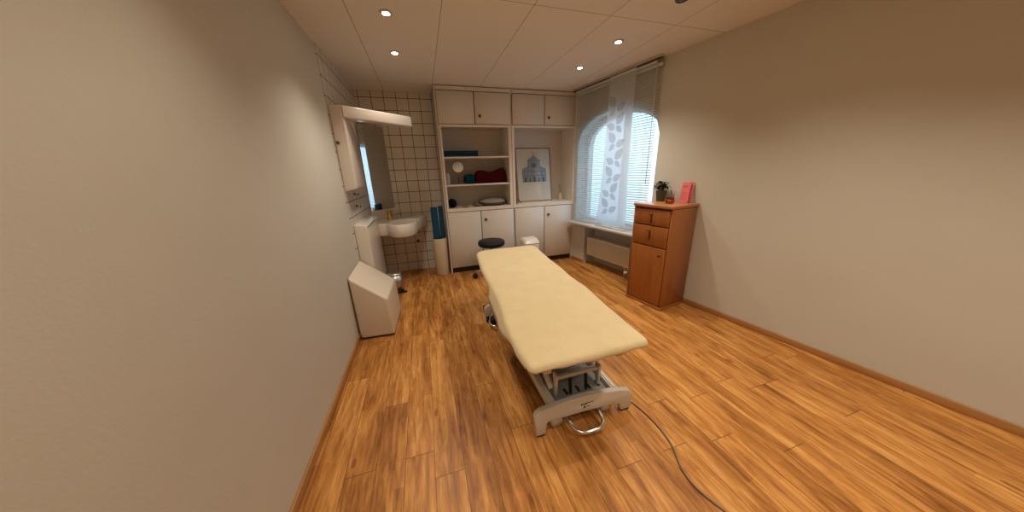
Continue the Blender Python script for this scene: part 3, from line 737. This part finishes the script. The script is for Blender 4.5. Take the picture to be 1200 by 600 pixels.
# base: arched end feet
def archfoot(yf, name):
    prof = [(0.187, 0.012), (0.243, 0.012), (0.250, 0.085), (0.262, 0.092), (0.47, 0.090), (0.68, 0.078), (0.728, 0.066), (0.744, 0.012), (0.808, 0.012), (0.818, 0.035), (0.812, 0.120), (0.795, 0.147), (0.72, 0.168), (0.606, 0.186), (0.50, 0.197), (0.428, 0.198), (0.296, 0.190), (0.211, 0.178), (0.188, 0.165), (0.178, 0.140)]
    b = MB(); b.prism(prof, yf, yf+0.035, 0.004, 2, axis='y'); o = b.build('end_foot', 'frame', t)
    for x0_, x1_ in ((0.192, 0.240), (0.750, 0.806)):
        b = MB(); b.box(x0_, x1_, yf+0.002, yf+0.033, 0.0, 0.0125, 0.003, 1); b.build('foot_pad', 'rubber', o)
    return o
ef = archfoot(-2.888, 'f'); archfoot(-1.56, 'r')
b = MB()
for k, (xa, za, w_, h_) in enumerate(((0.462, 0.137, 0.008, 0.016), (0.474, 0.139, 0.012, 0.010), (0.490, 0.140, 0.012, 0.012), (0.506, 0.143, 0.014, 0.007), (0.524, 0.146, 0.020, 0.004))): b.box(xa, xa+w_, -2.889, -2.888, za, za+h_)
b.build('maker_lettering', 'text', ef)
b = MB(); b.box(0.478, 0.492, -2.889, -2.888, 0.118, 0.130); b.box(0.500, 0.520, -2.889, -2.888, 0.122, 0.127); b.build('maker_mark', 'text', ef)
for xr in (0.285, 0.690):
    b = MB(); b.box(xr, xr+0.040, -2.854, -1.52, 0.105, 0.165, 0.004); b.box(xr+0.010, xr+0.030, -2.85, -1.55, 0.1652, 0.170); b.build('side_rail', 'frame', t)
b = MB(); b.box(0.327, 0.688, -2.852, -2.05, 0.128, 0.140, 0.002, 1)
pl = b.build('base_plate', 'plate', t)
for x in (0.42, 0.50, 0.575, 0.64): b = MB(); b.box(x, x+0.018, -2.79, -2.74, 0.1402, 0.1408); b.build('slot', 'rubber', pl)
b = MB(); b.tube(smooth_pts([(0.318, -2.62, 0.215), (0.268, -2.60, 0.20), (0.262, -2.50, 0.20), (0.262, -1.75, 0.20), (0.268, -1.66, 0.20), (0.318, -1.64, 0.215)], 5), 0.008, 8); b.build('side_lever', 'frame', t)
# lifting linkage
b = MB(); b.box(0.355, 0.640, -2.790, -2.765, 0.262, 0.288, 0.006); b.build('cross_tube', 'frame', t)
for x in (0.345, 0.632):
    b = MB(); b.hull8([(x, -2.79, 0.155), (x+0.016, -2.79, 0.155), (x+0.016, -2.765, 0.155), (x, -2.765, 0.155), (x, -2.80, 0.300), (x+0.016, -2.80, 0.300), (x+0.016, -2.75, 0.300), (x, -2.75, 0.300)], 0.004, 2); b.build('lift_fork', 'frame', t)
for x in (0.44, 0.545):
    b = MB(); b.hull8([(x, -2.80, 0.150), (x+0.012, -2.80, 0.150), (x+0.012, -2.785, 0.150), (x, -2.785, 0.150), (x, -2.79, 0.26), (x+0.012, -2.79, 0.26), (x+0.012, -2.77, 0.26), (x, -2.77, 0.26)]); b.build('hook_pin', 'rubber', t)
for x in (0.33, 0.655):
    for ya, yb2 in ((-2.77, -2.15), (-1.60, -2.05)):
        b = MB(); b.cyl((x, ya, 0.20), (x, yb2, 0.49), 0.018, n=12); b.build('lift_arm', 'frame', t)
b = MB(); b.cyl((0.49, -2.72, 0.28), (0.49, -2.35, 0.47), 0.022, n=16); b.build('actuator', 'frame', t)
b = MB(); b.box(0.40, 0.60, -2.30, -1.95, 0.141, 0.26, 0.01); b.build('motor_housing', 'plate', t)
b = MB(); b.box(0.39, 0.60, -2.84, -2.60, 0.062, 0.12, 0.006); b.build('underside_box', 'rubber', t)
# chrome foot loop
b = MB(); b.tube(smooth_pts([(0.388, -2.80, 0.075), (0.388, -2.86, 0.058), (0.398, -2.93, 0.045), (0.432, -2.968, 0.042), (0.49, -2.975, 0.042), (0.545, -2.972, 0.042), (0.580, -2.940, 0.045), (0.588, -2.87, 0.058), (0.588, -2.80, 0.075)], 6), 0.0125, 12); b.build('foot_lever', 'chrome', t)
for x in (0.322, 0.655):
    b = MB(); b.cyl((x, -2.865, 0.045), (x, -2.845, 0.045), 0.036, n=24); b.build('transport_castor', 'frame', t)
# far pedals
b = MB(); b.tube(smooth_pts([(0.29, -1.57, 0.10), (0.225, -1.60, 0.075), (0.205, -1.68, 0.05), (0.24, -1.73, 0.045), (0.29, -1.70, 0.05)], 5), 0.011, 10); b.build('rear_lever', 'chrome', t)
b = MB(); b.box(0.215, 0.27, -1.66, -1.585, 0.02, 0.085, 0.01); b.build('rear_pedal', 'rubber', t)
b = MB(); b.cyl((0.190, -1.54, 0.036), (0.225, -1.54, 0.036), 0.036, n=20); b.cyl((0.190, -1.46, 0.10), (0.22, -1.46, 0.10), 0.04, n=20); b.build('rear_castor', 'rubber', t)
# mains cable
b = MB(); b.tube(smooth_pts([(0.72, -2.45, 0.10), (0.76, -2.58, 0.02), (0.80, -2.70, 0.006), (0.855, -2.86, 0.006), (0.876, -3.02, 0.006), (0.856, -3.16, 0.006), (0.80, -3.28, 0.006), (0.80, -3.40, 0.006), (0.90, -3.60, 0.006), (1.15, -3.85, 0.006)], 8), 0.0045, 8)
tag(b.build('mains_cable', 'cable', at=(0.8, -2.9, 0)), 'thin grey mains cable trailing across the floor from the massage table', 'cable')

# ================================================================ ROLLING STOOL
sx_, sy_ = 0.560, -0.315
t = thing('rolling_stool', (sx_, sy_, 0), 'black round rolling stool with chrome base behind the massage table', 'stool')
b = MB(); b.lathe([(0, 0.455), (0.168, 0.455), (0.182, 0.464), (0.188, 0.484), (0.188, 0.505), (0.178, 0.524), (0.13, 0.532), (0, 0.530)], (sx_, sy_, 0), n=48); b.build('seat', 'leather', t)
b = MB(); b.cyl((sx_, sy_, 0.10), (sx_, sy_, 0.30), 0.026); b.cyl((sx_, sy_, 0.28), (sx_, sy_, 0.456), 0.014); b.build('gas_lift', 'chrome', t)
for k in range(5):
    a = R(180)+k*2*pi/5; ex, ey = sx_+0.26*cos(a), sy_+0.26*sin(a)
    b = MB(); b.tube([(sx_, sy_, 0.135), (sx_+0.14*cos(a), sy_+0.14*sin(a), 0.115), (ex, ey, 0.082)], 0.017, 10); lg = b.build('leg', 'chrome', t)
    b = MB(); px, py = -sin(a), cos(a)
    for o_s in (-0.020, 0.008): b.cyl((ex+px*o_s, ey+py*o_s, 0.034), (ex+px*(o_s+0.012), ey+py*(o_s+0.012), 0.034), 0.034, n=20)
    b.cyl((ex, ey, 0.045), (ex, ey, 0.085), 0.008); b.build('castor', 'rubber', lg)

# white lidded bin behind the table end
t = thing('lidded_bin', (1.15, -0.27, 0), 'small white plastic bin with lid in front of the right cupboard', 'bin')
b = MB(); b.hull8([(1.055, -0.38, 0), (1.235, -0.38, 0), (1.235, -0.17, 0), (1.055, -0.17, 0), (1.03, -0.40, 0.43), (1.255, -0.40, 0.43), (1.255, -0.15, 0.43), (1.03, -0.15, 0.43)], 0.018, 3); b.build('body', 'bagpl', t)
b = MB(); b.hull8([(1.022, -0.41, 0.431), (1.262, -0.41, 0.431), (1.262, -0.14, 0.431), (1.022, -0.14, 0.431), (1.06, -0.36, 0.485), (1.245, -0.33, 0.500), (1.245, -0.16, 0.500), (1.04, -0.17, 0.490)], 0.016, 3); b.build('lid', 'bagpl', t)

# ================================================================ DRAWER UNIT
S0, S1, UD, UH = 1.500, 1.930, 0.395, 1.080
c0 = rw((S0+S1)/2, 0.2, 0)
t = thing('drawer_unit', c0, 'tall cherry wood unit with two drawers and a door by the right wall', 'cabinet')
b = MB(RM); b.box(S0+0.004, S1-0.018, 0.016, UD-0.022, 0.03, UH-0.035); b.build('body', 'unitedge', t)
for a, c in ((S0, S0+0.016), (S1-0.018, S1)):
    b = MB(RM); b.box(a, c, 0.016, UD-0.003, 0.028, UH-0.034, 0.001, 1); b.build('side_panel', 'unitside', t)
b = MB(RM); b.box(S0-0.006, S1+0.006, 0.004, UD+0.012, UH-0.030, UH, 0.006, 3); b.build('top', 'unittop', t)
b = MB(RM); b.box(S0-0.002, S1+0.003, 0.010, UD+0.006, 0.0, 0.028, 0.004); b.build('plinth', 'unitside', t)
fa, fb = S0+0.021, S1-0.024
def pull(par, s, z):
    b = MB(RM); b.cyl((s, UD+0.001, z), (s, UD+0.022, z), 0.006, n=12); b.box(s-0.020, s+0.020, UD+0.016, UD+0.026, z-0.006, z+0.006, 0.003, 2); b.box(s-0.007, s+0.007, UD+0.001, UD+0.012, z-0.095, z-0.006, 0.003, 2)  # bar is the pull; the long stem models the shadow line below it
    b.build('handle_and_shade', 'pull', par)
for z0, z1 in ((0.875, 1.030), (0.662, 0.863)):
    b = MB(RM); b.box(fa, fb, UD-0.020, UD, z0, z1, 0.003); d = b.build('drawer', 'unit', t)
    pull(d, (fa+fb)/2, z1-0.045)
b = MB(RM); b.box(fa, fb, UD-0.020, UD, 0.038, 0.650, 0.003); d = b.build('door', 'unit', t)
b = MB(RM); s_ = S1-0.075; b.lathe([(0, 0), (0.006, 0), (0.006, 0.010), (0.015, 0.016), (0.016, 0.022), (0.008, 0.028), (0, 0.028)], M=MX.Translation((s_, UD, 0.585)) @ MX.Rotation(-pi/2, 4, 'X')); b.build('knob', 'pull', d)
# objects on unit
pp = rw(1.575, 0.095, UH+0.0005)
t = thing('potted_plant', pp, 'small dark green plant in a ribbed grey pot on the drawer unit', 'plant')
b = MB(); n = 48; vs = []; prof = [(0.0, 0, 0), (0.038, 0, 1), (0.040, 0.004, 1), (0.053, 0.105, 1), (0.055, 0.112, 0), (0.050, 0.112, 0), (0.046, 0.095, 0), (0, 0.095, 0)]
for i in range(n):
    a = 2*pi*i/n
    for rr, z, rb in prof: q_ = rr*(1+(0.03*sin(a*16) if rb else 0)); vs.append((pp.x+q_*cos(a), pp.y+q_*sin(a), pp.z+z))
k = len(prof); b._add(vs, [(i*k+j, ((i+1) % n)*k+j, ((i+1) % n)*k+j+1, i*k+j+1) for i in range(n) for j in range(k-1)], None, True); b.build('pot', 'pot', t)
b = MB(); b.lathe([(0, 0.090), (0.046, 0.096), (0, 0.1)], tuple(pp)); b.build('soil', 'soil', t)
b = MB(); b2 = MB()
for i in range(150):
    a = random.uniform(0, 2*pi); e = random.uniform(0.05, 1.45); rr = random.uniform(0.03, 0.085)*(0.75+0.25*cos(e))
    c = pp+V((0, 0, 0.120))+V((cos(a)*cos(e)*rr, sin(a)*cos(e)*rr, sin(e)*rr*1.25))
    if i % 3 == 0: b2.tube([pp+V((0, 0, 0.093)), pp+V((0, 0, 0.115))+(c-pp-V((0, 0, 0.115)))*0.5, c], 0.0012, 5)
    M_ = MX.Translation(c) @ MX.Rotation(a+random.uniform(-.6, .6), 4, 'Z') @ MX.Rotation(random.uniform(-0.9, 0.7), 4, 'Y') @ MX.Rotation(random.uniform(-0.6, 0.6), 4, 'X')
    L_ = random.uniform(0.018, 0.032); w_ = L_*0.36
    b._add([(-L_*0.5, 0, 0), (-L_*0.2, w_, 0.003), (L_*0.2, w_, 0.002), (L_*0.6, 0, -0.004), (L_*0.2, -w_, 0.002), (-L_*0.2, -w_, 0.003), (0, 0, -0.002)],
           [(0, 1, 6), (1, 2, 6), (2, 3, 6), (3, 4, 6), (4, 5, 6), (5, 0, 6)], M_, False)
b.build('foliage', 'leaf', t, recalc=False); b2.build('stems', 'leaf', t)
cp = rw(1.770, 0.225, UH+0.0005)
t = thing('tea_light_holder', cp, 'small amber glass candle holder on the drawer unit beside the pot', 'candle holder')
A = MX.Translation(cp) @ MX.Rotation(RA+0.15, 4, 'Z')
b = MB(A); b.box(-0.030, 0.030, -0.030, 0.030, 0, 0.008, 0.002, 1)
for q_ in ((-0.030, -0.026, -0.03, 0.03), (0.026, 0.030, -0.03, 0.03), (-0.026, 0.026, -0.030, -0.026), (-0.026, 0.026, 0.026, 0.030)): b.box(*q_, 0.008, 0.058)
b.build('glass', 'amber', t)
b = MB(A); b.lathe([(0, 0.0085), (0.019, 0.0085), (0.019, 0.034), (0, 0.034)]); b.build('candle', 'wax', t)
for i, (s_, o_, lab) in enumerate(((1.825, 0.100, 'front'), (1.838, 0.060, 'rear'))):
    base = rw(s_, o_, UH+0.002)
    A = MX.Translation(base) @ MX.Rotation(R(-62), 4, 'Z') @ MX.Rotation(R(-16 if i == 0 else -11), 4, 'X')
    t = thing('leaflet', base, ('pink leaflet with red lettering standing on the drawer unit, in front' if i == 0 else 'pink leaflet behind the lettered one, nearest the wall on the drawer unit'), 'leaflet', 'pink leaflets on the drawer unit')
    wd = 0.075
    b = MB(A); b.box(-wd/2, wd/2, 0, 0.006, 0, 0.205 if i == 0 else 0.200); b.build('paper', 'pink', t)
    if i == 0:
        b = MB(A)
        for z, x0_, x1_ in ((0.165, -0.028, 0.014), (0.156, -0.028, 0.020)): b.box(x0_, x1_, -0.0006, 0, z, z+0.005)
        for k in range(7): b.box(-0.036, 0.028-0.008*(k % 3), -0.0006, 0, 0.028+0.012*k, 0.0305+0.012*k)
        b.build('lettering', 'pinkd', t)

# ================================================================ RADIATOR
ra, rb_, rz0, rz1 = 0.375, 1.175, 0.168, 0.440
RM0 = RM; RM = RM @ MX.Translation((0, -0.085, 0))
t = thing('radiator', rw((ra+rb_)/2, 0.06, rz0), 'cream panel radiator under the window sill', 'radiator')
b = MB(RM)
b.box(ra, rb_, 0.085, 0.095, rz0, rz1, 0.003)
nr_ = 30
for i in range(nr_):
    s = ra+0.012+(rb_-ra-0.024)*i/nr_; b.box(s+0.004, s+(rb_-ra)/nr_-0.006, 0.0945, 0.1035, rz0+0.022, rz1-0.022, 0.003, 1)
b.box(ra+0.004, rb_-0.004, 0.030, 0.040, rz0, rz1); b.build('panel', 'rad', t)
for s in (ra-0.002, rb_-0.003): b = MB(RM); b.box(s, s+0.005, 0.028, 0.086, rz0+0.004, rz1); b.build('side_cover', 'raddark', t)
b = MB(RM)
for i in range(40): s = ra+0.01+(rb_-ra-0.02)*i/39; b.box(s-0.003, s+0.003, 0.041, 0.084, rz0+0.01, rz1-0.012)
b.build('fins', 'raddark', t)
b = MB(RM)
for i in range(34): s = ra+0.008+(rb_-ra-0.02)*i/33; b.box(s-0.0035, s+0.0035, 0.040, 0.085, rz1-0.006, rz1-0.001)
b.build('grille', 'rad', t)
for s in (ra+0.12, rb_-0.12):
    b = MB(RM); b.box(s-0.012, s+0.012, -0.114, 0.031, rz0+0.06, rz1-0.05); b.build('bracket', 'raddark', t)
b = MB(RM); b.tube([(rb_-0.03, 0.06, rz0+0.01), (rb_-0.03, 0.06, 0.12), (rb_-0.03, 0.06, 0.001)], 0.008, 10); b.tube([(rb_-0.08, 0.06, rz0+0.01), (rb_-0.08, 0.06, 0.001)], 0.008, 10)
b.cyl((rb_-0.03, 0.06, 0.10), (rb_-0.03, 0.12, 0.10), 0.016, 0.018, n=16); b.build('pipe', 'rad', t)

RM = RM0
# ================================================================ BLIND AND CURTAINS
t = thing('venetian_blind', rw(0.76, 0.05, 2.44), 'white horizontal slatted blind covering the window behind the curtains', 'blind')
BS0, BS1 = 0.10, 1.37
b = MB(RM); b.box(BS0, BS1, 0.016, 0.046, 2.418, 2.446, 0.003); b.build('head_rail', 'wframe', t)
b = MB(RM)
z = 0.700; ns = 0
while z < 2.41:
    o0, o1 = 0.0185, 0.0435
    b._add([(BS0, o0, z+0.0065), (BS1, o0, z+0.0065), (BS1, (o0+o1)/2, z+0.0015), (BS0, (o0+o1)/2, z+0.0015), (BS1, o1, z-0.0065), (BS0, o1, z-0.0065)], [(0, 1, 2, 3), (3, 2, 4, 5)], None, True)
    z += 0.028
b.build('slats', 'slat', t, recalc=False)
b = MB(RM); b.box(BS0, BS1, 0.020, 0.042, 0.672, 0.688, 0.002); b.build('bottom_rail', 'wframe', t)
b = MB(RM)
for s in (BS0+0.12, 0.52, 0.94, BS1-0.12): b.cyl((s, 0.031, 0.68), (s, 0.031, 2.42), 0.0012, n=6)
b.build('ladder_cords', 'wframe', t)
b = MB(RM); b.cyl((1.335, 0.056, 1.25), (1.335, 0.056, 2.43), 0.004, n=8); b.build('tilt_wand', 'wframe', t)
# rail
t = thing('curtain_rail', rw(0.76, 0.08, 2.49), 'long panel-curtain rail fixed under the ceiling above the window', 'curtain rail')
b = MB(RM); b.box(0.04, 1.405, 0.052, 0.112, 2.478, 2.4995, 0.002, 1); b.build('track', 'rail', t)
b = MB(RM); b.box(0.045, 1.402, 0.060, 0.104, 2.470, 2.4785); b.build('groove', 'raild', t)
def curtain(name, label, off, top, bot, z0, m, prints=False, amp=0.004, zt_=2.468):
    t = thing(name, rw((top[0]+top[1])/2, off, zt_), label, 'curtain', 'panel curtains at the window')
    b = MB(RM)
    def fn(u_, v_):
        z = zt_-(zt_-z0)*u_
        k = u_**3
        a = top[0]+(bot[0]-top[0])*(0.35*u_+0.65*u_**5); c = top[1]+(bot[1]-top[1])*(0.35*u_+0.65*u_**5)
        s = a+(c-a)*v_
        return (s, off+amp*sin(9*v_+3*u_)*u_, z)
    b.grid(fn, 40, 20); b.build('fabric', m, t, recalc=False)
    b = MB(RM); b.box(top[0], top[1], off-0.004, off+0.004, 2.445, 2.4695); b.build('carrier', 'wframe', t)
    bb = fn(1, 0)[0], fn(1, 1)[0]
    b = MB(RM); b.box(bb[0]+0.01, bb[1]-0.01, off-0.003+amp*0.3, off+0.003+amp*0.3, z0-0.006, z0+0.016, 0.001, 1); b.build('hem_bar', 'wframe', t)
    if prints:
        b = MB(RM)
        def leaf(s, z, L_, W_, ang):
            vs = []; n = 12
            for i in range(n+1):
                q_ = i/n; vs.append((q_*L_, W_*sin(pi*q_**0.8)*0.5))
            for i in range(n-1, 0, -1):
                q_ = i/n; vs.append((q_*L_, -W_*sin(pi*q_**0.8)*0.5))
            pts_ = []
            for x, y in vs: pts_.append((s+x*cos(ang)-y*sin(ang), z+x*sin(ang)+y*cos(ang)))
            o2 = off+0.007
            b._add([(p[0], o2, p[1]) for p in pts_], [list(range(len(pts_)))])
        zz = 2.14; i = 0
        while zz > 0.78:
            s = 0.885-0.03*((2.3-zz)/1.6)+0.02*sin(zz*5)
            sg = 1 if i % 2 else -1
            leaf(s+sg*0.01, zz, 0.165, 0.100, R(90-sg*42)); leaf(s-sg*0.012, zz-0.05, 0.145, 0.085, R(90+sg*62)); leaf(s+sg*0.01, zz-0.02, 0.12, 0.065, R(-90+sg*50))
            zz -= 0.20; i += 1
        b.build('leaf_print', 'leafp', t, recalc=False)
    return t
curtain('panel_curtain', 'plain sheer white panel curtain beside the cupboard, left end of the window', 0.074, (0.10, 0.72), (0.15, 0.74), 0.70, 'sheer')
curtain('panel_curtain', 'white panel curtain printed with grey leaves in the middle of the window', 0.094, (0.735, 1.105), (0.60, 1.15), 0.672, 'panel', True, 0.006)
curtain('panel_curtain', 'plain sheer white panel curtain nearest the plaster wall, right end of the window', 0.066, (1.04, 1.335), (1.03, 1.27), 0.70, 'sheer')

# ================================================================ DOWNLIGHTS
def downlight(x, y, label, lit=True, k=1.0):
    t = thing('ceiling_spotlight', (x, y, H), label, 'ceiling light', 'recessed ceiling spotlights')
    b = MB(); b.lathe([(0.028, -0.010), (0.026, -0.001), (0.036, -0.001), (0.044, -0.003), (0.042, -0.008), (0.034, -0.012), (0.028, -0.010)], (x, y, H), n=32); b.build('ring', 'ring' if lit else 'unlit', t)
    b = MB(); b.lathe([(0, -0.013), (0.022, -0.012), (0.0275, -0.009), (0.0275, -0.001), (0, -0.001)], (x, y, H), n=24); b.build('bulb', 'spot' if lit else 'unlit', t)
    if lit:
        L = bpy.data.lights.new('spot_beam', 'SPOT'); L.energy = LAMP_W*k; L.color = LAMP_COL; L.spot_size = R(118); L.spot_blend = 1.0; L.shadow_soft_size = 0.035
        o = bpy.data.objects.new('spot_beam', L); COL.objects.link(o); o.parent = t; o.location = (0, 0, -0.03)
downlight(-0.362, -1.568, 'lit ceiling spotlight nearer the camera above the left side of the floor')
downlight(-0.362, -0.893, 'lit ceiling spotlight closest to the tiled corner', True, 0.36)
downlight(1.521, -1.541, 'lit ceiling spotlight nearer the camera on the window side')
downlight(1.520, -0.897, 'lit ceiling spotlight on the window side, closest to the cupboards')
downlight(1.530, -2.185, 'dark unlit ceiling spotlight cut off by the top edge of the photo', False)
for x in (-0.362, 1.52):
    for y in (-2.9, -3.7, -4.6, -5.4):
        downlight(x, y, 'lit ceiling spotlight in the part of the ceiling behind the photo frame', True, (0.5 if y > -4 else 0.9) if x < 0 else 1.05)
